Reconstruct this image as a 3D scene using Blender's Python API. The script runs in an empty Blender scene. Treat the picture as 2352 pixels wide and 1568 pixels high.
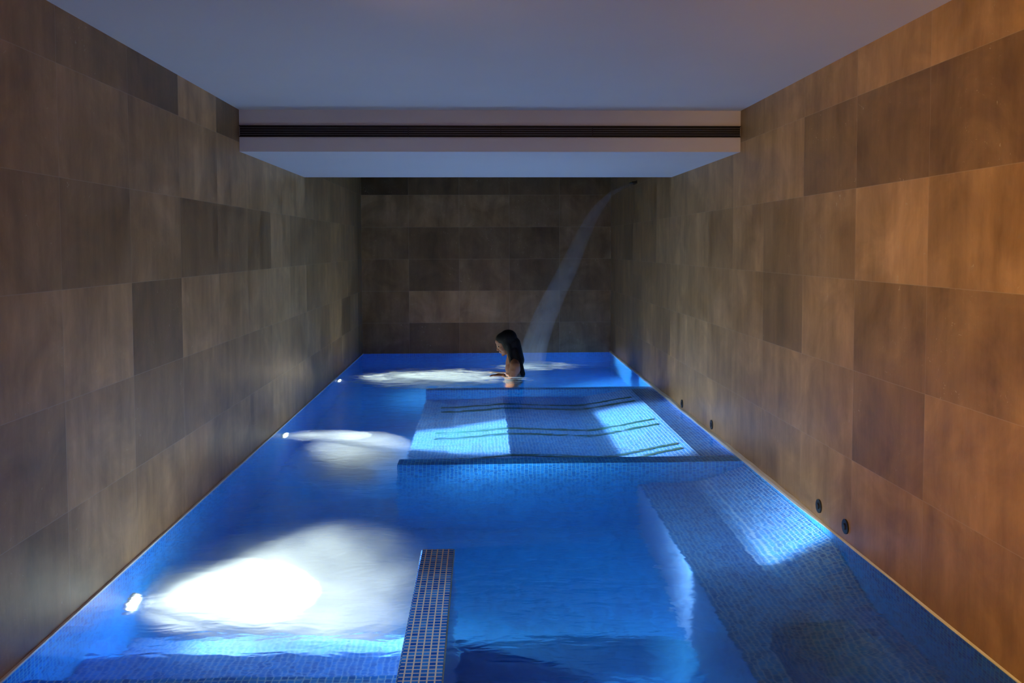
import bpy, bmesh, math, random
from mathutils import Vector, Matrix, Euler, noise
random.seed(7)
S = bpy.context.scene
COL = S.collection
PI = math.pi

# ------------------------------------------------------------------ camera
F, PITCH, YAW, ROLL, SHY = 2049.5, .0474, .0347, -.0029, 119.6
cam_d = bpy.data.cameras.new('camera'); cam = bpy.data.objects.new('camera', cam_d); COL.objects.link(cam)
cam_d.sensor_width = 36.0; cam_d.lens = F * 36.0 / 2352.0
cam_d.shift_y = -SHY / 2352.0
cam_d.clip_start = .05
cam.location = (-.0717, 0, 1.2795)
cam.rotation_euler = (Euler((PI/2 - PITCH, 0, -YAW)).to_matrix() @ Euler((0, 0, ROLL)).to_matrix()).to_euler()
S.camera = cam

# ------------------------------------------------------------------ light, exposure
S.view_settings.view_transform = 'Standard'; S.view_settings.look = 'None'
S.view_settings.gamma = 1; S.view_settings.use_curve_mapping = False
S.view_settings.exposure = -0.42
w = bpy.data.worlds.new('world'); S.world = w; w.use_nodes = True
w.node_tree.nodes['Background'].inputs[0].default_value = (.25, .3, .5, 1)
w.node_tree.nodes['Background'].inputs[1].default_value = .02
cy = S.cycles
cy.max_bounces = 9; cy.diffuse_bounces = 4; cy.glossy_bounces = 3; cy.transmission_bounces = 6
cy.transparent_max_bounces = 10; cy.volume_bounces = 1
cy.sample_clamp_indirect = 4; cy.blur_glossy = .5
cy.use_denoising = True

def lamp(name, kind, loc, color, energy, target=None, size=None, size_y=None, spot=None, blend=.4, radius=None, parent=None, spread=None):
    d = bpy.data.lights.new(name, kind); d.color = color; d.energy = energy
    if kind == 'AREA':
        d.shape = 'RECTANGLE'; d.size = size; d.size_y = size_y or size
        if spread: d.spread = math.radians(spread)
    if kind == 'SPOT': d.spot_size = math.radians(spot); d.spot_blend = blend
    if radius is not None: d.shadow_soft_size = radius
    o = bpy.data.objects.new(name, d); COL.objects.link(o); o.location = loc
    if target is not None:
        o.rotation_euler = (Vector(target) - Vector(loc)).to_track_quat('-Z', 'Y').to_euler()
    if parent: o.parent = parent
    return o

# unseen fill light added at the open end of the room, behind the camera
lamp('rear_fill', 'AREA', (0, -1.9, 1.2), (1.0, .55, .65), 9, (0, 6, 1.1), 2.4, 1.5)
# added fills near the camera: amber onto the right wall, red for the ceiling
lamp('amber_fill', 'SPOT', (-.3, .5, 1.0), (1, .50, .015), 340, (1.5, 2.35, 1.0), spot=74, blend=1, radius=.12)
lamp('right_wall_fill', 'SPOT', (-1.1, -.3, 1.5), (1, .62, .32), 85, (1.5, 5.6, 1.0), spot=50, blend=1, radius=.2)  # extra warm spot that brightens the right wall, not a room fixture
lamp('added_spot', 'SPOT', (-.9, 2.5, 2.0), (1, .64, .36), 50, (1.5, 3.9, .9), spot=84, blend=1, radius=.06)  # unseen warm spot put in to lift the nearer right wall
lamp('red_fill', 'POINT', (.1, .9, 1.45), (1, .26, .18), 8, radius=.12)
lamp('added_spot', 'SPOT', (-.26, 2.9, 2.05), (.55, .78, 1), 60, (-.26, 2.95, 0), spot=34, blend=1, radius=.05)  # cool spot added just to light the divider's top
# added spots standing in for glints that rippled water throws onto the walls
lamp('glint_fill', 'SPOT', (.2, 7.4, .12), (.95, .95, .40), 9, (1.5, 7.25, .30), spot=26, blend=1, radius=.03)
lamp('glint_fill', 'SPOT', (.3, 6.2, .12), (.95, .95, .50), 5, (1.5, 6.05, .22), spot=22, blend=1, radius=.03)
lamp('glint_fill', 'SPOT', (-.9, 8.6, .10), (1, .75, .45), 2.5, (-1.5, 6.6, .22), spot=34, blend=1, radius=.03)
lamp('glint_fill', 'SPOT', (-.15, 9.3, .12), (1, .58, .15), 7, (-.3, 10.7, .55), spot=95, blend=1, radius=.03)  # this one is added to warm up the back wall
lamp('glint_fill', 'SPOT', (-.8, 4.6, .10), (1, .90, .65), 2.0, (-1.5, 4.5, .29), spot=30, blend=1, radius=.03)

# ------------------------------------------------------------------ materials
def nt(name):
    m = bpy.data.materials.new(name); m.use_nodes = True
    t = m.node_tree; t.nodes.clear()
    o = t.nodes.new('ShaderNodeOutputMaterial')
    return m, t, o
def N(t, typ, **kw):
    n = t.nodes.new('ShaderNode' + typ)
    for k, v in kw.items():
        if k == 'ins':
            for a, b in v.items():
                if hasattr(b, 'links') or isinstance(b, bpy.types.NodeSocket): t.links.new(b, n.inputs[a])
                else: n.inputs[a].default_value = b
        else: setattr(n, k, v)
    return n
def M(t, op, a, b=None, c=None, clamp=False):
    n = t.nodes.new('ShaderNodeMath'); n.operation = op; n.use_clamp = clamp
    for i, x in enumerate((a, b, c)):
        if x is None: continue
        if isinstance(x, (int, float)): n.inputs[i].default_value = x
        else: t.links.new(x, n.inputs[i])
    return n.outputs[0]
def MIX(t, f, a, b, blend='MIX'):
    n = t.nodes.new('ShaderNodeMix'); n.data_type = 'RGBA'; n.blend_type = blend
    for i, x in ((0, f), (6, a), (7, b)):
        if isinstance(x, (int, float)): n.inputs[i].default_value = x
        elif isinstance(x, tuple): n.inputs[i].default_value = x + (1,) if len(x) == 3 else x
        else: t.links.new(x, n.inputs[i])
    return n.outputs[2]
def simple(name, col, rough=.5, metal=0, noise_amt=.0, scale=20, spec=.5):
    m, t, o = nt(name)
    b = N(t, 'BsdfPrincipled', ins={'Roughness': rough, 'Metallic': metal, 'Specular IOR Level': spec})
    tc = N(t, 'TexCoord')
    n = N(t, 'TexNoise', ins={'Vector': tc.outputs['Object'], 'Scale': scale, 'Detail': 4.0})
    lo = tuple(c * (1 - noise_amt) for c in col); hi = tuple(min(1, c * (1 + noise_amt)) for c in col)
    t.links.new(MIX(t, n.outputs[0], lo, hi), b.inputs['Base Color'])
    t.links.new(b.outputs[0], o.inputs[0]); return m

def mosaic(name, dark, light, grout, s=.0233, gw=.075):
    m, t, o = nt(name)
    g = N(t, 'NewGeometry')
    p = N(t, 'VectorMath', operation='ADD', ins={0: g.outputs['Position'], 1: (.0037, .0051, .0043)}).outputs[0]
    p = N(t, 'VectorMath', operation='SCALE', ins={0: p, 'Scale': 1 / s}).outputs[0]
    fl = N(t, 'VectorMath', operation='FLOOR', ins={0: p}).outputs[0]
    fr = N(t, 'VectorMath', operation='FRACTION', ins={0: p}).outputs[0]
    sf = N(t, 'SeparateXYZ', ins={0: fr}); sn = N(t, 'SeparateXYZ', ins={0: g.outputs['True Normal']})
    mask = None
    for i in range(3):
        e = M(t, 'GREATER_THAN', M(t, 'ABSOLUTE', M(t, 'SUBTRACT', sf.outputs[i], .5)), .5 - gw)
        k = M(t, 'LESS_THAN', M(t, 'ABSOLUTE', sn.outputs[i]), .7)
        e = M(t, 'MULTIPLY', e, k)
        mask = e if mask is None else M(t, 'MAXIMUM', mask, e)
    wn = N(t, 'TexWhiteNoise', noise_dimensions='3D', ins={'Vector': fl})
    col = MIX(t, wn.outputs['Value'], dark, light)
    col = MIX(t, mask, col, grout)
    b = N(t, 'BsdfPrincipled', ins={'Base Color': col, 'Roughness': .25, 'Specular IOR Level': .15})
    t.links.new(b.outputs[0], o.inputs[0]); return m
TILE = mosaic('blue_glass_mosaic', (.002, .110, .50), (.006, .250, .84), (.10, .40, .74))
TILE_LIT = mosaic('blue_glass_mosaic_lit', (.008, .105, .46), (.022, .235, .74), (.38, .52, .76))  # paler mosaic copy: the whiteness of beam-lit patches is put into its colour
TILE_TOP = mosaic('blue_glass_mosaic_pale_grout', (.004, .10, .60), (.04, .30, .92), (.80, .78, .70), gw=.10)

def stone():
    m, t, o = nt('limestone_tiles')
    uv = N(t, 'UVMap'); uv.uv_map = 'UVMap'
    at = N(t, 'Attribute'); at.attribute_name = 'tone'
    s = N(t, 'SeparateXYZ', ins={0: uv.outputs[0]})
    g = N(t, 'NewGeometry')
    # grout: local uv are metres from the tile's corner; tone.g, tone.b hold the tile's width and height
    sc = N(t, 'SeparateColor', ins={0: at.outputs['Color']})
    du = M(t, 'MINIMUM', s.outputs[0], M(t, 'SUBTRACT', sc.outputs[1], s.outputs[0]))
    dv = M(t, 'MINIMUM', s.outputs[1], M(t, 'SUBTRACT', sc.outputs[2], s.outputs[1]))
    gm = M(t, 'LESS_THAN', M(t, 'MINIMUM', du, dv), .0016)
    # each tile is its own slab of stone: shift the pattern by its tone
    off = N(t, 'CombineXYZ', ins={0: M(t, 'MULTIPLY', sc.outputs[0], 31.0), 1: M(t, 'MULTIPLY', sc.outputs[0], 17.0), 2: 0.0})
    pos = N(t, 'VectorMath', operation='ADD', ins={0: g.outputs['Position'], 1: off.outputs[0]}).outputs[0]
    st = N(t, 'VectorMath', operation='MULTIPLY', ins={0: pos, 1: (9., 9., 1.6)}).outputs[0]
    n1 = N(t, 'TexNoise', ins={'Vector': st, 'Scale': 1.0, 'Detail': 6.0, 'Roughness': .65})
    n2 = N(t, 'TexNoise', ins={'Vector': pos, 'Scale': 3.2, 'Detail': 5.0, 'Roughness': .6, 'Distortion': .6})
    n3 = N(t, 'TexNoise', ins={'Vector': pos, 'Scale': 55.0, 'Detail': 3.0, 'Roughness': .6, 'Distortion': 1.2})
    v = M(t, 'ADD', M(t, 'MULTIPLY', n1.outputs[0], 1.05), M(t, 'MULTIPLY', n2.outputs[0], 1.0))
    v = M(t, 'ADD', v, -.02)
    speck = M(t, 'MULTIPLY', M(t, 'SUBTRACT', n3.outputs[0], .66, clamp=True), M(t, 'GREATER_THAN', n2.outputs[0], .54))
    speck = M(t, 'MULTIPLY', speck, 11.0, clamp=True)
    base = MIX(t, n2.outputs[0], (.23, .125, .045), (.42, .275, .145))
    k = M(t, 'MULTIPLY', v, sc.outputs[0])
    kk = N(t, 'CombineXYZ', ins={0: k, 1: k, 2: k})
    c = MIX(t, 1.0, base, kk.outputs[0], 'MULTIPLY')
    c = MIX(t, speck, c, (.46, .38, .26))
    c = MIX(t, M(t, 'MULTIPLY', gm, .28), c, (.42, .36, .28))
    r = M(t, 'ADD', M(t, 'MULTIPLY', n2.outputs[0], .25), .30)
    bp = N(t, 'Bump', ins={'Strength': .12, 'Distance': .01, 'Height': n1.outputs[0]})
    b = N(t, 'BsdfPrincipled', ins={'Base Color': c, 'Roughness': r, 'Specular IOR Level': .2, 'Normal': bp.outputs[0]})
    t.links.new(b.outputs[0], o.inputs[0]); return m
STONE = stone()
PAINT = simple('white_ceiling_paint', (.56, .53, .53), .75, 0, .03, 2.5)
DARKMETAL = simple('dark_grille_metal', (.012, .012, .014), .5, .6)
SLAT = simple('grey_grille_slat', (.10, .10, .11), .45, .5)
STEEL = simple('brushed_steel', (.45, .47, .48), .3, .9, .1)
RUBBER = simple('black_nozzle_cover', (.006, .008, .012), .5)
RIM = simple('pale_rim', (.80, .80, .70), .35, 0, .2, 9)
WHITEPL = simple('ivory_plastic', (.85, .83, .68), .4, 0, .05)
GREENPL = simple('dull_green_plastic', (.16, .30, .20), .4, 0, .1)
GREEN = simple('dark_green_channel', (.004, .05, .05), .4, 0, .2)
SKIN = simple('tanned_skin', (.21, .08, .036), .5, 0, .08, 30)
HAIR = simple('wet_black_hair', (.003, .0025, .0025), .6, 0, .3, 60, .15)
SUIT = simple('black_swimsuit', (.008, .008, .012), .7)
EYE = simple('dark_eye', (.02, .012, .01), .2)

def water_mat():
    m, t, o = nt('pool_water')
    g = N(t, 'NewGeometry')
    a = N(t, 'VectorMath', operation='MULTIPLY', ins={0: g.outputs['Position'], 1: (1.0, 1.8, 1)}).outputs[0]
    n1 = N(t, 'TexNoise', ins={'Vector': a, 'Scale': 5.5, 'Detail': 2.0, 'Distortion': .5})
    n2 = N(t, 'TexNoise', ins={'Vector': a, 'Scale': 22.0, 'Detail': 2.0})
    h = M(t, 'ADD', M(t, 'MULTIPLY', n1.outputs[0], 1.0), M(t, 'MULTIPLY', n2.outputs[0], .16))
    bp = N(t, 'Bump', ins={'Strength': .22, 'Distance': .02, 'Height': h})
    b = N(t, 'BsdfGlass', ins={'Color': (.74, .96, 1, 1), 'Roughness': .12, 'IOR': 1.33, 'Normal': bp.outputs[0]})
    t.links.new(b.outputs[0], o.inputs[0]); return m
WATER = water_mat()

def bubble_mat(name, c, r, dens):
    """scattering bubbles, dense in the middle of the ellipsoid and thinning out to its skin"""
    m, t, o = nt(name)
    g = N(t, 'NewGeometry')
    q = N(t, 'VectorMath', operation='SUBTRACT', ins={0: g.outputs['Position'], 1: c}).outputs[0]
    q = N(t, 'VectorMath', operation='DIVIDE', ins={0: q, 1: r}).outputs[0]
    l = N(t, 'VectorMath', operation='LENGTH', ins={0: q}).outputs['Value']
    n = N(t, 'TexNoise', ins={'Vector': g.outputs['Position'], 'Scale': 4.5, 'Detail': 2.0})
    k = M(t, 'SUBTRACT', 1.0, M(t, 'POWER', l, 1.6), clamp=True)
    k = M(t, 'MULTIPLY', M(t, 'POWER', k, 1.4), M(t, 'MAXIMUM', M(t, 'SUBTRACT', M(t, 'MULTIPLY', n.outputs[0], 4.4), 1.0), 0.1))
    v = N(t, 'VolumeScatter', ins={'Color': (1, 1, 1, 1), 'Density': M(t, 'MULTIPLY', k, dens), 'Anisotropy': .2})
    t.links.new(v.outputs[0], o.inputs['Volume'])
    return m

def foam_mat():
    m, t, o = nt('churned_foam')
    tc = N(t, 'TexCoord'); uv = N(t, 'UVMap'); uv.uv_map = 'UVMap'
    g = N(t, 'NewGeometry')
    a = N(t, 'VectorMath', operation='MULTIPLY', ins={0: g.outputs['Position'], 1: (1.6, 4.6, 1)}).outputs[0]
    n = N(t, 'TexNoise', ins={'Vector': a, 'Scale': 2.2, 'Detail': 6.0, 'Roughness': .62, 'Distortion': 1.1})
    s = N(t, 'SeparateXYZ', ins={0: uv.outputs[0]})       # u,v from -1 to 1 over the patch
    r = M(t, 'ADD', M(t, 'POWER', M(t, 'ABSOLUTE', s.outputs[0]), 2.0), M(t, 'POWER', M(t, 'ABSOLUTE', s.outputs[1]), 2.0))
    k = M(t, 'SUBTRACT', M(t, 'MULTIPLY', n.outputs[0], 1.6), M(t, 'MULTIPLY', r, .60))
    k = M(t, 'MULTIPLY', M(t, 'SUBTRACT', k, .36), 2.0, clamp=True)
    k = M(t, 'MULTIPLY', k, .92)
    d = N(t, 'BsdfDiffuse', ins={'Color': (.88, .87, .80, 1)})
    tl = N(t, 'BsdfTranslucent', ins={'Color': (.88, .87, .80, 1)})
    mx = N(t, 'MixShader', ins={0: .5, 1: d.outputs[0], 2: tl.outputs[0]})
    tr = N(t, 'BsdfTransparent')
    mm = N(t, 'MixShader', ins={0: k, 1: tr.outputs[0], 2: mx.outputs[0]})
    t.links.new(mm.outputs[0], o.inputs[0]); return m
FOAM = foam_mat()

def jet_mat():
    m, t, o = nt('falling_water')
    uv = N(t, 'UVMap'); uv.uv_map = 'UVMap'
    a = N(t, 'VectorMath', operation='MULTIPLY', ins={0: uv.outputs[0], 1: (14, 3.0, 1)}).outputs[0]
    n = N(t, 'TexNoise', ins={'Vector': a, 'Scale': 1.0, 'Detail': 5.0, 'Roughness': .6})
    s = N(t, 'SeparateXYZ', ins={0: uv.outputs[0]})
    edge = M(t, 'MULTIPLY', M(t, 'MULTIPLY', s.outputs[0], M(t, 'SUBTRACT', 1.0, s.outputs[0])), 4.0)
    k = M(t, 'MULTIPLY', M(t, 'MULTIPLY', M(t, 'ADD', n.outputs[0], .1), M(t, 'POWER', edge, .5)), M(t, 'ADD', .13, M(t, 'MULTIPLY', M(t, 'FRACT', M(t, 'MULTIPLY', s.outputs[1], .4999)), .42)), clamp=True)
    d = N(t, 'BsdfDiffuse', ins={'Color': (.75, .85, .9, 1)}); tl = N(t, 'BsdfTranslucent', ins={'Color': (.75, .85, .9, 1)})
    gl = N(t, 'BsdfGlossy', ins={'Color': (.8, .9, 1, 1), 'Roughness': .25})
    m1 = N(t, 'MixShader', ins={0: .5, 1: d.outputs[0], 2: tl.outputs[0]})
    m2 = N(t, 'MixShader', ins={0: .25, 1: m1.outputs[0], 2: gl.outputs[0]})
    mm = N(t, 'MixShader', ins={0: k, 1: N(t, 'BsdfTransparent').outputs[0], 2: m2.outputs[0]})
    t.links.new(mm.outputs[0], o.inputs[0]); return m
JET = jet_mat()

def glow_mat(name, col, strength):
    m, t, o = nt(name)
    e = N(t, 'Emission', ins={'Color': col + (1,), 'Strength': strength})
    t.links.new(e.outputs[0], o.inputs[0]); return m

# ------------------------------------------------------------------ mesh helpers
def obj(name, bm, mat, parent=None, smooth=False, loc=None):
    me = bpy.data.meshes.new(name)
    if smooth:
        for f in bm.faces: f.smooth = True
    bm.to_mesh(me); bm.free(); me.materials.append(mat)
    o = bpy.data.objects.new(name, me); COL.objects.link(o)
    if parent: o.parent = parent
    if loc: o.location = loc
    return o
def box(bm, x0, x1, y0, y1, z0, z1, bev=0):
    r = bmesh.ops.create_cube(bm, size=1)
    vs = r['verts']
    for v in vs:
        v.co = Vector((x0 if v.co.x < 0 else x1, y0 if v.co.y < 0 else y1, z0 if v.co.z < 0 else z1))
    if bev:
        es = list({e for v in vs for e in v.link_edges})
        bmesh.ops.bevel(bm, geom=es, offset=bev, segments=2, affect='EDGES')
    return bm
def B(*a, **k): return box(bmesh.new(), *a, **k)
def thing(name, label, cat, loc=(0, 0, 0), group=None):
    o = bpy.data.objects.new(name, None); COL.objects.link(o); o.location = loc
    o.empty_display_size = .1
    return tag(o, label, cat, group)
def tag(o, label, cat, group=None, kind=None):
    o['label'] = label; o['category'] = cat
    if group: o['group'] = group
    if kind: o['kind'] = kind
    return o
def struct(name, bm, mat):
    o = obj(name, bm, mat); o['kind'] = 'structure'; return o
def cyl(bm, c, axis, r, h, seg=32, r2=None):
    """cylinder starting at c, going h along axis"""
    q = Vector(axis).to_track_quat('Z', 'Y').to_matrix().to_4x4()
    mtx = Matrix.Translation(Vector(c) + Vector(axis).normalized() * h / 2) @ q
    bmesh.ops.create_cone(bm, cap_ends=True, segments=seg, radius1=r, radius2=r if r2 is None else r2, depth=h, matrix=mtx)
_sph = {}
def sphere(bm, m, u, v):
    if (u, v) not in _sph:
        b = bmesh.new(); bmesh.ops.create_uvsphere(b, u_segments=u, v_segments=v, radius=1)
        b.verts.index_update(); _sph[(u, v)] = ([q.co.copy() for q in b.verts], [[q.index for q in f.verts] for f in b.faces]); b.free()
    vs, fs = _sph[(u, v)]
    n = [bm.verts.new(m @ q) for q in vs]
    for f in fs: bm.faces.new([n[i] for i in f])
def ell(bm, c, r, rot=(0, 0, 0), u=24, v=16):
    sphere(bm, Matrix.Translation(c) @ Euler(rot).to_matrix().to_4x4() @ Matrix.Diagonal((*r, 1)), u, v)
def capsule(bm, a, b, ra, rb, n=7):
    a, b = Vector(a), Vector(b)
    for i in range(n + 1):
        t = i / n
        r = ra + (rb - ra) * t; sphere(bm, Matrix.Translation(a.lerp(b, t)) @ Matrix.Diagonal((r, r, r, 1)), 14, 10)

# ------------------------------------------------------------------ stone walls
TW, TH, Z0 = .6088, .3832, -.012
def stone_wall(name, uedges, zedges, place, tones, thick):
    """one mesh: a quad per stone tile, plus the wall's body behind. place(u, z, d) -> point, d = depth into the wall"""
    bm = bmesh.new(); uvl = bm.loops.layers.uv.new('UVMap'); cl = bm.loops.layers.float_color.new('tone')
    for i in range(len(uedges) - 1):
        for j in range(len(zedges) - 1):
            u0, u1, z0, z1 = uedges[i], uedges[i+1], zedges[j], zedges[j+1]
            tone = tones(i, j)
            co = [(u0, z0), (u1, z0), (u1, z1), (u0, z1)]
            f = bm.faces.new([bm.verts.new(place(u, z, 0)) for u, z in co])
            for l, (u, z) in zip(f.loops, co):
                l[uvl].uv = (u - u0, z - z0); l[cl] = (tone, u1 - u0, z1 - z0, 1)
    U0, U1, A, Z = uedges[0], uedges[-1], zedges[0], zedges[-1]
    q = [place(u, z, d) for d in (.004, thick) for u, z in ((U0, A), (U1, A), (U1, Z), (U0, Z))]
    vs = [bm.verts.new(p) for p in q]
    for idx in ((0, 1, 2, 3), (7, 6, 5, 4), (0, 4, 5, 1), (1, 5, 6, 2), (2, 6, 7, 3), (3, 7, 4, 0)):
        f = bm.faces.new([vs[k] for k in idx])
        for l in f.loops: l[uvl].uv = (.3, .2); l[cl] = (.8, .6, .4, 1)
    bmesh.ops.recalc_face_normals(bm, faces=[f for f in bm.faces if len(f.verts) == 4][-6:])
    return struct(name, bm, STONE)
YB = 10.748
ys = [-2.0] + [3.0916 + TW * k for k in range(-8, 13)] + [YB]
ys = [y for y in ys if -2.0 <= y <= YB]
zs = [0.0] + [Z0 + TH * k for k in range(1, 9)]
i0 = sum(1 for y in ys if y < 3.05) - 1        # tile column just nearer than the first joint seen
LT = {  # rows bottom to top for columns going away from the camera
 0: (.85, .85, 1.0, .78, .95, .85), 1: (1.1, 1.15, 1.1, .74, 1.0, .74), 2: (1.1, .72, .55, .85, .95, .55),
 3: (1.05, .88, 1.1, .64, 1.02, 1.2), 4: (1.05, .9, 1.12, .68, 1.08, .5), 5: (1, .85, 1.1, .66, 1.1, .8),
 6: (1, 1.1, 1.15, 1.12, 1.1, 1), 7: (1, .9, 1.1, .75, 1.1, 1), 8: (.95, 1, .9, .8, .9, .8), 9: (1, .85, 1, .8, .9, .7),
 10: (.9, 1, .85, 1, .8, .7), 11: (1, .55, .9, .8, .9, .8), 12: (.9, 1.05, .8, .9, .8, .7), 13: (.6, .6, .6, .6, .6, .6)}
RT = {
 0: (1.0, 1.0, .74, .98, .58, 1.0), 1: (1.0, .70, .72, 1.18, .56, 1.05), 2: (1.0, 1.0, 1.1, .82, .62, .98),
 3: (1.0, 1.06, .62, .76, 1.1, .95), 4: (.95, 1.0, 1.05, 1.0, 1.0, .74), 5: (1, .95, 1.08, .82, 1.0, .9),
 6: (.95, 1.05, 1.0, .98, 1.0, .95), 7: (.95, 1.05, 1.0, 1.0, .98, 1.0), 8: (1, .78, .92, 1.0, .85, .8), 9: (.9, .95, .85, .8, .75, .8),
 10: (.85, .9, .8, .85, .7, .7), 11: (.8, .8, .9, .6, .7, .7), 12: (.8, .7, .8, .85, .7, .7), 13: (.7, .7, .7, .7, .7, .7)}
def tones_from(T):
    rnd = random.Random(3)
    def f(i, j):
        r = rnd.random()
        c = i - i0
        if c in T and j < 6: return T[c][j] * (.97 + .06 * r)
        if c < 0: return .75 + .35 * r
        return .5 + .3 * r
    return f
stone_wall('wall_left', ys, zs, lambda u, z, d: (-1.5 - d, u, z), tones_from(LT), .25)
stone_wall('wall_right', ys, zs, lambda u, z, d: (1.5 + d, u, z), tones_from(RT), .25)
xs = [-1.5, -.937, -.333, .271, .875, 1.5]
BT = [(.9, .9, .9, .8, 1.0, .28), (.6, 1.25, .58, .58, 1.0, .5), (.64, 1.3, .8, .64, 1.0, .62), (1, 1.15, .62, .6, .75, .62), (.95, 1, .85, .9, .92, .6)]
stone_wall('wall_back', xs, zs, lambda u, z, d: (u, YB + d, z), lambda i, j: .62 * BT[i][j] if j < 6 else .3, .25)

# ------------------------------------------------------------------ ceiling and soffit
ZC, ZS, YSF, YSB, HT = 2.0963, 1.8494, 5.380, 7.331, zs[-1]
struct('ceiling', B(-1.75, 1.75, -2.0, YSF, ZC, ZC + .2), PAINT)
bm = bmesh.new(); box(bm, -1.5, 1.5, YSF, YSB, ZS, ZC + .2)
struct('trim_1', bm, PAINT)                                   # dropped soffit
struct('ceiling.001', B(-1.75, 1.75, YSF, YB + .25, HT, HT + .2), PAINT)

vent = thing('linear_vent', 'long black slot air vent across the front face of the dropped ceiling', 'air vent', (0, YSF, 1.97))
bm = bmesh.new(); box(bm, -1.497, 1.497, -.002, .0, -.031, .031); obj('backing', bm, DARKMETAL, vent)
bm = bmesh.new()
box(bm, -1.499, 1.499, -.010, -.002, .029, .034); box(bm, -1.499, 1.499, -.010, -.002, -.034, -.029)
obj('frame', bm, DARKMETAL, vent)
for k in range(4):
    z = -.0195 + k * .013
    obj('slat', B(-1.497, 1.497, -.009, -.002, z - .0015, z + .0015), SLAT, vent)
for x in (-.5, .05, .6):
    obj('joint', B(x - .002, x + .002, -.0105, -.002, -.03, .03), DARKMETAL, vent)

# ------------------------------------------------------------------ pool basin
Y0, ZF = 1.5, -1.2
struct('floor', B(-1.75, 1.75, -2.0, Y0, -.3, -.02), simple('stone_deck', (.2, .15, .1), .5, 0, .3, 6))
# basin floor; its round-ended recess is added to hold a dark shaded patch
WX0, WX1, WY0, WY1 = -.19, .95, 3.42, 3.98
def basin_floor():
    bm = bmesh.new()
    r = (WY1 - WY0) / 2; cx, cy_ = WX1 - r, (WY0 + WY1) / 2
    hole = [(WX0, WY0)] + [(cx + r * math.sin(a), cy_ - r * math.cos(a)) for a in [PI * k / 24 for k in range(25)]] + [(WX0, WY1)]
    zb = ZF - .4
    # floor ring by triangulating outer loop with the hole
    outer = [(-1.5, Y0), (1.5, Y0), (1.5, YB), (-1.5, YB)]
    ov = [bm.verts.new((x, y, ZF)) for x, y in outer]; hv = [bm.verts.new((x, y, ZF)) for x, y in hole]
    es = [bm.edges.new((ov[k], ov[(k+1) % 4])) for k in range(4)] + [bm.edges.new((hv[k], hv[(k+1) % len(hv)])) for k in range(len(hv))]
    bmesh.ops.triangle_fill(bm, use_beauty=True, edges=es, normal=(0, 0, 1))
    lv = [bm.verts.new((x, y, zb)) for x, y in hole]
    n = len(hole)
    for k in range(n): bm.faces.new((hv[k], hv[(k+1) % n], lv[(k+1) % n], lv[k]))
    bm.faces.new(lv)
    bmesh.ops.recalc_face_normals(bm, faces=bm.faces[:])
    return bm
struct('floor.001', basin_floor(), TILE)
struct('wall_pool_left', B(-1.7, -1.5, Y0, YB, ZF, -.0), TILE)
struct('wall_pool_right', B(1.5, 1.7, Y0, YB, ZF, -.0), TILE)
struct('wall_pool_back', B(-1.7, 1.7, YB, YB + .2, ZF, -.0), TILE)
struct('wall_pool_front', B(-1.7, 1.7, Y0 - .2, Y0, ZF, -.02), TILE)

# rims where water meets stone
struct('trim_2', B(-1.5, -1.491, Y0, YB, -.004, .006), RIM)
bm = bmesh.new()
prev = None
for k in range(161):
    y = Y0 + (YB - Y0) * k / 160
    f_ = max(0, min(1, (y - 3.9) / .5))
    wdt = .004 + f_ * max(0, .014 + .014 * noise.noise((y * 1.7, 3, 0)) + .008 * noise.noise((y * 5, 1, 0)))
    xi = 1.4995 - (.006 + .012 * f_)
    cur = [bm.verts.new((xi, y, -.004)), bm.verts.new((xi + .002, y, wdt * .7)), bm.verts.new((1.4995, y, wdt + .002)), bm.verts.new((1.4995, y, -.004))]
    if prev:
        for a in range(4): bm.faces.new((prev[a], prev[(a+1) % 4], cur[(a+1) % 4], cur[a]))
    prev = cur
bmesh.ops.recalc_face_normals(bm, faces=bm.faces[:])
struct('trim_3', bm, RIM)

# ------------------------------------------------------------------ water surface
bm = bmesh.new()
nx, ny = 30, 90
g = [[bm.verts.new((-1.499 + 2.998 * i / nx, Y0 + (YB - Y0 - .001) * j / ny, 0)) for i in range(nx + 1)] for j in range(ny + 1)]
for row in g:
    for v in row:
        v.co.z = .004 * noise.noise(Vector((v.co.x * 2.2, v.co.y * 2.2, 0)))
for j in range(ny):
    for i in range(nx): bm.faces.new((g[j][i], g[j][i+1], g[j+1][i+1], g[j+1][i]))
wat = obj('pool_water', bm, WATER, smooth=True)
tag(wat, 'clear blue rippling water filling the whole tiled pool', 'water', kind='stuff')

# ------------------------------------------------------------------ built-in pool pieces
st = thing('pool_steps', 'blue mosaic entry steps going down into the pool at the bottom left', 'steps', (0, 0, ZF))
for yy, z in ((2.77, -.15), (3.20, -.45), (3.63, -.78)):
    y0 = Y0 if z > -.2 else (2.77 if z > -.5 else 3.20)
    obj('step', B(-1.498, -.335, y0 + .002, yy, 0, z - ZF, bev=.004), TILE_LIT, st)

dv = tag(obj('divider_wall', B(-.329, -.187, Y0, 3.735, ZF, .004, bev=.006), TILE_TOP),
    'narrow tiled divider wall ending mid pool, its pale-grouted top level with the water', 'partition wall')

bench = thing('pool_bench', 'submerged blue tiled bench along the right wall in front of the loungers', 'bench', (1.185, 3.4, ZF))
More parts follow.
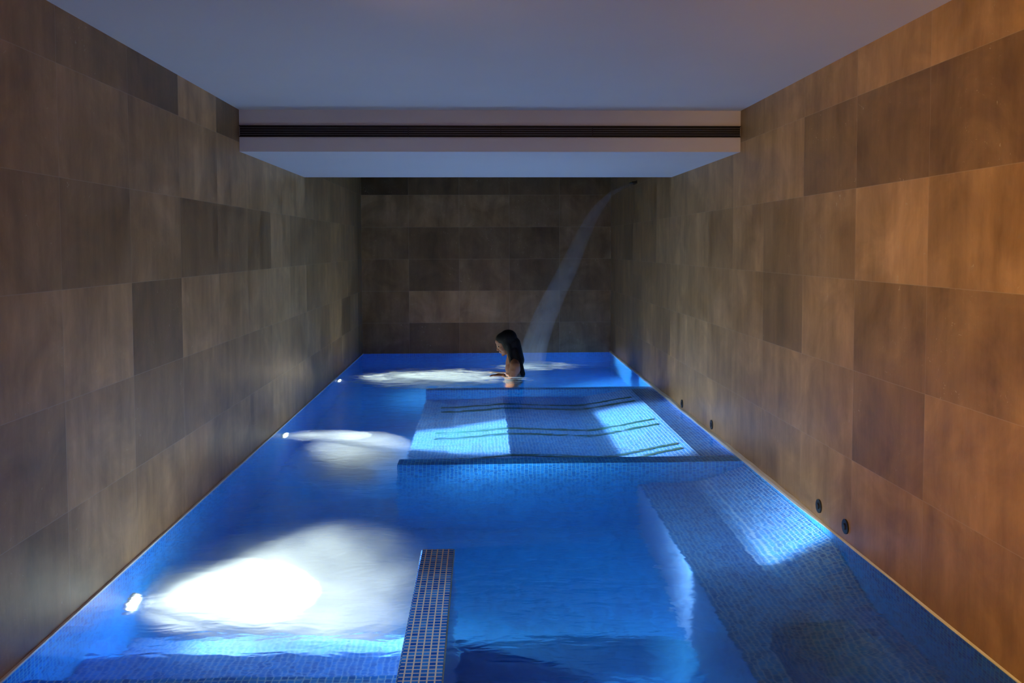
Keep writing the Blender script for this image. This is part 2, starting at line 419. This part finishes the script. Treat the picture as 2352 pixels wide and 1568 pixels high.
# seat slab with a round scoop near the camera
def bench_bm():
    bm = bmesh.new()
    x0, x1, y0, y1, zt = .86, 1.498, Y0 + .002, 5.232, -.45
    n = 40; m_ = 16
    gx = [[None] * (m_ + 1) for _ in range(n + 1)]
    for j in range(n + 1):
        for i in range(m_ + 1):
            x = x0 + (x1 - x0) * i / m_; y = y0 + (y1 - y0) * j / n
            d = math.hypot((x - 1.2) / .22, (y - 3.05) / .34)
            z = zt - (.16 * max(0, 1 - d * d) if d < 1 else 0)
            if x > 1.2: z += .34 * ((x - 1.2) / .3) ** 1.2 * min(1, max(0, (y - 3.5) / .4))
            gx[j][i] = bm.verts.new((x, y, z))
    for j in range(n):
        for i in range(m_): bm.faces.new((gx[j][i], gx[j][i+1], gx[j+1][i+1], gx[j+1][i]))
    fl = [bm.verts.new((x0, y, ZF)) for y in (y0, y1)]
    edge = [gx[j][0] for j in range(n + 1)]
    bm.faces.new([fl[1], fl[0]] + edge)
    bmesh.ops.recalc_face_normals(bm, faces=bm.faces[:])
    for v in bm.verts: v.co -= Vector((1.185, 3.4, ZF))
    return bm
obj('seat', bench_bm(), TILE_LIT, bench)

lo = thing('hydromassage_lounger', 'wide submerged mosaic lounger platform with pairs of dark grooves, mid pool on the right', 'lounger', (.35, 6.65, ZF))
LX = [(-.57, -.49), (-.30, -.48), (-.05, -.42), (.12, -.36), (.22, -.37), (.50, -.42), (.72, -.45), (.80, -.43), (.95, -.32), (1.10, -.19), (1.25, -.075), (1.28, -.06), (1.498, -.055)]
def prof(x):
    for (a, za), (b, zb) in zip(LX, LX[1:]):
        if a <= x <= b:
            t = (x - a) / (b - a); return za + (zb - za) * t
    return LX[-1][1]
def lounger_body():
    bm = bmesh.new(); L = Vector((.35, 6.65, ZF))
    y0, y1 = 5.385, 8.0
    pts = [(x, z) for x, z in LX]
    a = [bm.verts.new(Vector((x, y0, z)) - L) for x, z in pts]; b = [bm.verts.new(Vector((x, y1, z)) - L) for x, z in pts]
    al = [bm.verts.new(Vector((x, y0, ZF)) - L) for x in (-.57, 1.498)]; bl = [bm.verts.new(Vector((x, y1, ZF)) - L) for x in (-.57, 1.498)]
    for k in range(len(pts) - 1): bm.faces.new((a[k], a[k+1], b[k+1], b[k]))
    bm.faces.new((a[0], b[0], bl[0], al[0])); bm.faces.new((a[-1], al[1], bl[1], b[-1]))
    bm.faces.new([al[0], al[1]] + a[::-1]); bm.faces.new([bl[1], bl[0]] + b); bm.faces.new((al[0], bl[0], bl[1], al[1]))
    bmesh.ops.recalc_face_normals(bm, faces=bm.faces[:])
    return bm
obj('body', lounger_body(), TILE_LIT, lo)
def off(bm, v):
    for q in bm.verts: q.co -= Vector(v)
    return bm
LO = (.35, 6.65, ZF)
obj('curb', off(B(-.572, 1.498, 5.235, 5.385, ZF, -.02, bev=.004), LO), TILE, lo)
obj('curb', off(B(-.572, 1.498, 8.0, 8.12, ZF, -.035, bev=.004), LO), TILE, lo)
for y in (5.68, 5.82, 6.46, 6.64, 7.44, 7.62):
    bm = bmesh.new(); prev = None
    n = 60
    for k in range(n + 1):
        x = -.42 + (1.22 + .42) * k / n; z = prof(x) + .004
        cur = [bm.verts.new((x, y - .026, z - .012)), bm.verts.new((x, y - .022, z + .008)), bm.verts.new((x, y + .022, z + .008)), bm.verts.new((x, y + .026, z - .012))]
        if prev:
            for q in range(4): bm.faces.new((prev[q], prev[(q+1) % 4], cur[(q+1) % 4], cur[q]))
        else: bm.faces.new(cur)
        prev = cur
    bm.faces.new(prev[::-1])
    bmesh.ops.recalc_face_normals(bm, faces=bm.faces[:])
    obj('air_channel', off(bm, LO), GREEN, lo)

# ------------------------------------------------------------------ underwater lamps on the left wall
LENS = glow_mat('lit_lamp_lens', (1, .95, .88), 30)
def make_lamp():
    r = thing('underwater_lamp', '', 'pool lamp')
    bm = bmesh.new(); cyl(bm, (0, 0, 0), (1, 0, 0), .072, .014, 40, .066); obj('flange', bm, STEEL, r)
    bm = bmesh.new(); cyl(bm, (.014, 0, 0), (1, 0, 0), .050, .006, 40); obj('lens', bm, LENS, r)
    return r
lab = ['glowing round lamp under water beside the entry steps, nearest the camera',
       'glowing round lamp under water on the left wall, level with the lounger platform',
       'glowing round lamp under water on the left wall, farthest away near the bather']
L0 = make_lamp(); kids = list(L0.children)
LP = [(3.60, -.42), (6.42, -.30), (8.88, -.26)]
LE = [210, 300, 150]
LB = [9500, 19000, 2400]
AIM = [(3, 1.25, -.15), (3, 0, -.12), (3, .2, 0)]
for k, (y, z) in enumerate(LP):
    if k == 0: r = L0
    else:
        r = L0.copy(); COL.objects.link(r)
        for c in kids:
            c2 = c.copy(); COL.objects.link(c2); c2.parent = r
    r.location = (-1.5, y, z); r['label'] = lab[k]; r['group'] = 'underwater lamps in the left pool wall'
    lamp('lamp_beam', 'SPOT', (.04, 0, 0), (1, .93, .86), LE[k], (3, 0, -.25), spot=130, blend=.7, radius=.06, parent=r)
    lamp('lamp_beam', 'SPOT', (.045, 0, 0), (1, .93, .86), LB[k], AIM[k], spot=(70, 42, 52)[k], blend=.5, radius=.05, parent=r)

# ------------------------------------------------------------------ bubble clouds, foam
def cloud(c, r, dens, label):
    bm = bmesh.new(); ell(bm, c, r, u=32, v=20)
    for v in bm.verts: v.co.z = max(v.co.z, ZF + .02); v.co.x = min(max(v.co.x, -1.46), -.34 if c[1] < 5 else -.58)
    o = obj('bubble_cloud', bm, bubble_mat('bubbles', c, r, dens), smooth=True)
    return tag(o, label, 'bubbles', kind='stuff')
cloud((-.88, 4.05, -.66), (.68, .64, .58), 3.2, 'white glowing cloud of bubbles in the water beside the divider wall')
cloud((-1.22, 3.76, -.50), (.46, .30, .28), 9.0, 'dazzling white knot of bubbles right at the nearest underwater lamp')
cloud((-.92, 6.02, -.62), (.46, .66, .52), 4.0, 'pale cloud of bubbles in the water left of the lounger platform')
cloud((-1.22, 6.40, -.30), (.36, .15, .13), 6.0, 'narrow bright streak of bubbles at the underwater lamp level with the lounger')

def foam(name, cx, cy, rx, ry, z, label):
    bm = bmesh.new(); uvl = bm.loops.layers.uv.new('UVMap')
    nx, ny = 60, 30; g = []
    for j in range(ny + 1):
        row = []
        for i in range(nx + 1):
            u, v = -1 + 2 * i / nx, -1 + 2 * j / ny
            x, y = cx + u * rx, cy + v * ry
            row.append((bm.verts.new((x, y, z + .014 * noise.noise(Vector((x * 5, y * 11, 2))))), u, v))
        g.append(row)
    for j in range(ny):
        for i in range(nx):
            q = [g[j][i], g[j][i+1], g[j+1][i+1], g[j+1][i]]
            if min(a[1] ** 2 + a[2] ** 2 for a in q) > 1: continue
            f = bm.faces.new([a[0] for a in q])
            for l, a in zip(f.loops, q): l[uvl].uv = (a[1], a[2])
    for v in [v for v in bm.verts if not v.link_faces]: bm.verts.remove(v)
    o = obj(name, bm, FOAM, smooth=True)
    return tag(o, label, 'foam', kind='stuff')
foam('foam_patch', -.54, 8.72, 1.02, .80, -.018, 'cream streaks of churned foam on the water in front of the bather')
foam('foam_patch', .55, 9.6, .55, .5, -.035, 'faint foam where the falling water jet lands behind the bather')

# ------------------------------------------------------------------ nozzles in the right wall, inlets
def nozzle():
    r = thing('wall_nozzle', '', 'nozzle')
    bm = bmesh.new(); cyl(bm, (0, 0, 0), (-1, 0, 0), .032, .006, 32); obj('cover', bm, RUBBER, r)
    bm = bmesh.new(); cyl(bm, (-.006, 0, 0), (-1, 0, 0), .014, .005, 24); obj('button', bm, RUBBER, r)
    return r
n0 = nozzle(); nk = list(n0.children)
nl = ['round black cover on the right stone wall just above the water, nearest the camera',
      'round black cover on the right stone wall, second from the camera',
      'small round black cover on the right wall beside the lounger platform, nearer of two',
      'small round black cover on the right wall, farthest from the camera']
for k, (y, z) in enumerate(((3.752, .069), (4.055, .070), (5.995, .064), (6.892, .050))):
    if k == 0: r = n0
    else:
        r = n0.copy(); COL.objects.link(r)
        for c in nk:
            c2 = c.copy(); COL.objects.link(c2); c2.parent = r
    r.location = (1.5, y, z); r['label'] = nl[k]; r['group'] = 'round covers along the right wall'
def inlet(name, loc, axis, mat, label, rad=.035):
    r = thing(name, label, 'water inlet', loc, 'underwater inlets')
    bm = bmesh.new(); cyl(bm, (0, 0, 0), axis, rad, .008, 32, rad * .9); obj('cover', bm, mat, r)
    bm = bmesh.new(); cyl(bm, Vector(axis) * .008, axis, rad * .35, .006, 20); obj('eyeball', bm, mat, r)
inlet('wall_inlet', (1.5, 5.0, -.24), (-1, 0, 0), WHITEPL, 'round ivory inlet under water at the top of the lit patch on the right')
inlet('wall_inlet', (1.5, 4.01, -.33), (-1, 0, 0), GREENPL, 'dull green round inlet under water by the bench near the right wall')
inlet('floor_inlet', (-.45, 6.0, ZF), (0, 0, 1), WHITEPL, 'small pale round inlet on the pool floor in front of the lounger platform')

# ------------------------------------------------------------------ cascade from the right wall
sp = thing('cascade_spout', 'thin dark spout high on the right wall under the ceiling opening', 'spout', (1.5, 9.05, 1.93))
bm = bmesh.new(); box(bm, -.008, 0, -.10, .10, -.016, .014, bev=.003); obj('plate', bm, DARKMETAL, sp)
bm = bmesh.new(); box(bm, -.05, -.008, -.09, .09, -.006, .004, bev=.002); obj('lip', bm, DARKMETAL, sp)
# upper-left and lower-right edges of the sheet (x, y, z)
CX, CZ = -.0717, 1.2795
A9 = [(1.54, 1.955), (1.42, 1.915), (1.272, 1.854), (1.150, 1.75), (1.044, 1.628), (.92, 1.43), (.816, 1.22), (.73, 1.06), (.643, .902), (.555, .74), (.474, .584), (.40, .40), (.336, .219), (.30, -.01)]
B9 = [(1.54, 1.94), (1.42, 1.885), (1.30, 1.80), (1.20, 1.66), (1.135, 1.537), (1.05, 1.33), (.976, 1.129), (.90, .95), (.816, .765), (.76, .62), (.702, .491), (.66, .35), (.624, .217), (.59, -.01)]
bm = bmesh.new(); uvl = bm.loops.layers.uv.new('UVMap')
n = len(A9); W = 10
for side in (0, 1):
    rows = []
    for k in range(n):
        t = k / (n - 1)
        ya = 9.0 + .55 * t + .05; yb = 9.0 + .35 * t - .06
        def at(p, y):
            s = y / 9.3
            return Vector((CX + (p[0] - CX) * s, y, max(-.03, CZ + (p[1] - CZ) * s)))
        a = at(A9[k], ya); b = at(B9[k], yb)
        row = []
        for i in range(W + 1):
            u = i / W; q = a.lerp(b, u); q.y += (.035 if side else -.035) * math.sin(PI * u)
            row.append((bm.verts.new(q), u, t))
        rows.append(row)
    for k in range(n - 1):
        for i in range(W):
            q = [rows[k][i], rows[k][i+1], rows[k+1][i+1], rows[k+1][i]]
            f = bm.faces.new([x[0] for x in q])
            for l, x in zip(f.loops, q): l[uvl].uv = (x[1], x[2] + side * 2)
bmesh.ops.remove_doubles(bm, verts=bm.verts[:], dist=.0008)
jet = obj('water_cascade', bm, JET, smooth=True)
tag(jet, 'curved translucent sheet of water falling from the right wall into the pool behind the bather', 'waterfall')

# ------------------------------------------------------------------ the bather
PX, PY = .235, 8.97
per = thing('person', 'person with long wet black hair standing chest-deep in the pool, head bowed, facing left', 'person', (PX, PY, ZF))
def P(x, y, z): return (x - PX, y - PY, z - ZF)
def body():
    bm = bmesh.new()
    def e(c, r, rot=(0, 0, 0)): ell(bm, P(*c), r, rot)
    def c(a, b, ra, rb, n=8): capsule(bm, P(*a), P(*b), ra, rb, n)
    T = math.radians(-24)              # head bowed towards -x
    ca, sa = math.cos(T), math.sin(T)
    H = Vector((.178, PY, .315))
    def h(x, y, z):                    # head space: -x forward, z up
        v = Vector((x * ca + z * sa, y, -x * sa + z * ca)); return (H.x + v.x, H.y + v.y, H.z + v.z)
    def eh(cc, r, rot=0): ell(bm, P(*h(*cc)), r, (0, T + rot, 0))
    eh((.022, 0, .025), (.093, .074, .080))           # cranium
    eh((-.035, 0, -.005), (.058, .060, .085))         # face
    eh((-.045, 0, -.070), (.040, .044, .040))         # jaw
    eh((-.076, 0, -.098), (.018, .020, .015))         # chin
    eh((-.068, 0, .042), (.030, .050, .032))          # forehead
    eh((-.088, 0, .014), (.012, .040, .008))          # brow
    eh((-.096, 0, -.014), (.012, .009, .026), .25)    # nose bridge
    eh((-.108, 0, -.031), (.013, .012, .010))         # nose tip
    for s in (-1, 1): eh((-.100, .012 * s, -.035), (.009, .007, .007))
    eh((-.093, 0, -.057), (.012, .024, .006)); eh((-.091, 0, -.069), (.011, .021, .007))   # lips
    for s in (-1, 1):
        eh((-.062, .038 * s, -.030), (.028, .022, .026))   # cheek
        eh((.015, .076 * s, -.008), (.014, .008, .028))    # ear
    c(h(.026, 0, -.050), (.248, PY, .165), .052, .058)     # neck
    c((.248, PY, .165), (.262, PY, .11), .066, .092, 4)
    e((.268, PY, -.03), (.096, .150, .17)); e((.258, PY, .055), (.090, .140, .085))
    e((.25, PY, -.26), (.085, .13, .20)); e((.25, PY, -.46), (.095, .15, .15))
    for s in (-1, 1):
        sy = PY + .165 * s
        c((.262, PY + .05 * s, .130), (.262, sy, .092), .050, .052, 6)     # shoulder
        e((.260, sy, .070), (.056, .052, .06))
        c((.250, sy + .01 * s, .05), (.215, sy + .02 * s, -.13), .047, .037, 10)   # upper arm
        el = (.215, sy + .02 * s, -.13)
        wr = (.142, sy - .02 * s, -.03 if s > 0 else .000)
        c(el, wr, .036, .027, 8)
        pm = (wr[0] - .045, wr[1] - .004 * s, wr[2] + .006)
        c(wr, pm, .024, .022, 4); e(pm, (.036, .037, .014), (0, .1, 0))
        for k, (dy, ln) in enumerate(((-.028, .060), (-.010, .070), (.009, .066), (.027, .052))):
            b0 = (pm[0] - .028, pm[1] + dy, pm[2])
            m1 = (b0[0] - ln * .5, b0[1] + dy * .15, b0[2] + .004 - .002 * k)
            c(b0, m1, .0088, .0080, 5)
            c(m1, (m1[0] - ln * .42, m1[1] + dy * .1, m1[2] - .014), .0080, .0068, 5)
        t0 = (wr[0] - .02, wr[1] - .024 * s, wr[2] + .002); t1 = (t0[0] - .030, t0[1] - .020 * s, t0[2] - .004)
        c(t0, t1, .012, .0095, 4); c(t1, (t1[0] - .026, t1[1] - .004 * s, t1[2] - .006), .0095, .0075, 4)
        # legs down to the pool floor
        hy = PY + .085 * s
        c((.25, hy, -.50), (.235, hy, -.84), .082, .052, 10)
        c((.235, hy, -.84), (.25, hy, -1.13), .052, .036, 10)
        e((.20, hy, -1.172), (.11, .042, .028)); e((.255, hy, -1.155), (.04, .036, .04))
    return bm
bo = obj('body', body(), SKIN, per, smooth=True)
md = bo.modifiers.new('skin', 'REMESH'); md.mode = 'VOXEL'; md.voxel_size = .0058; md.use_smooth_shade = True
sm = bo.modifiers.new('smooth', 'SMOOTH'); sm.factor = .5; sm.iterations = 3
bm = bmesh.new()
T = math.radians(-24); H = Vector((.178, PY, .315)); ca, sa = math.cos(T), math.sin(T)
def hh(x, y, z): return P(H.x + x * ca + z * sa, H.y + y, H.z - x * sa + z * ca)
ell(bm, hh(.034, 0, .034), (.096, .088, .088), (0, T, 0))
ell(bm, hh(-.006, 0, .052), (.082, .078, .064), (0, T, 0))
for s in (-1, 1):
    ell(bm, hh(.014, .058 * s, -.010), (.060, .028, .090), (0, T + .1, 0))
    capsule(bm, hh(.010, .066 * s, -.03), P(.232, PY + .085 * s, .13), .030, .026, 8)
capsule(bm, P(.250, PY, .30), P(.285, PY, .14), .078, .080, 8)
for dy in (-.085, -.05, -.017, .017, .05, .085):
    capsule(bm, P(.262, PY + dy * .7, .24), P(.298, PY + dy, .14), .036, .040, 8)
    capsule(bm, P(.298, PY + dy, .14), P(.338, PY + dy * 1.2, .01), .040, .030, 9)
    capsule(bm, P(.338, PY + dy * 1.2, .01), P(.345, PY + dy * 1.2, -.10), .030, .012, 6)
ha = obj('hair', bm, HAIR, per, smooth=True)
md = ha.modifiers.new('lock', 'REMESH'); md.mode = 'VOXEL'; md.voxel_size = .007; md.use_smooth_shade = True
sm = ha.modifiers.new('smooth', 'SMOOTH'); sm.factor = .5; sm.iterations = 3
for s in (-1, 1):
    bm = bmesh.new(); ell(bm, hh(-.0800, .030 * s, -.002), (.010, .013, .007), (0, T, 0)); obj('eye', bm, EYE, per, smooth=True)
bm = bmesh.new()
ell(bm, P(.27, PY, -.14), (.099, .150, .13)); ell(bm, P(.25, PY, -.30), (.092, .137, .21)); ell(bm, P(.25, PY, -.47), (.102, .157, .13))
su = obj('swimsuit', bm, SUIT, per, smooth=True)
md = su.modifiers.new('cloth', 'REMESH'); md.mode = 'VOXEL'; md.voxel_size = .012; md.use_smooth_shade = True
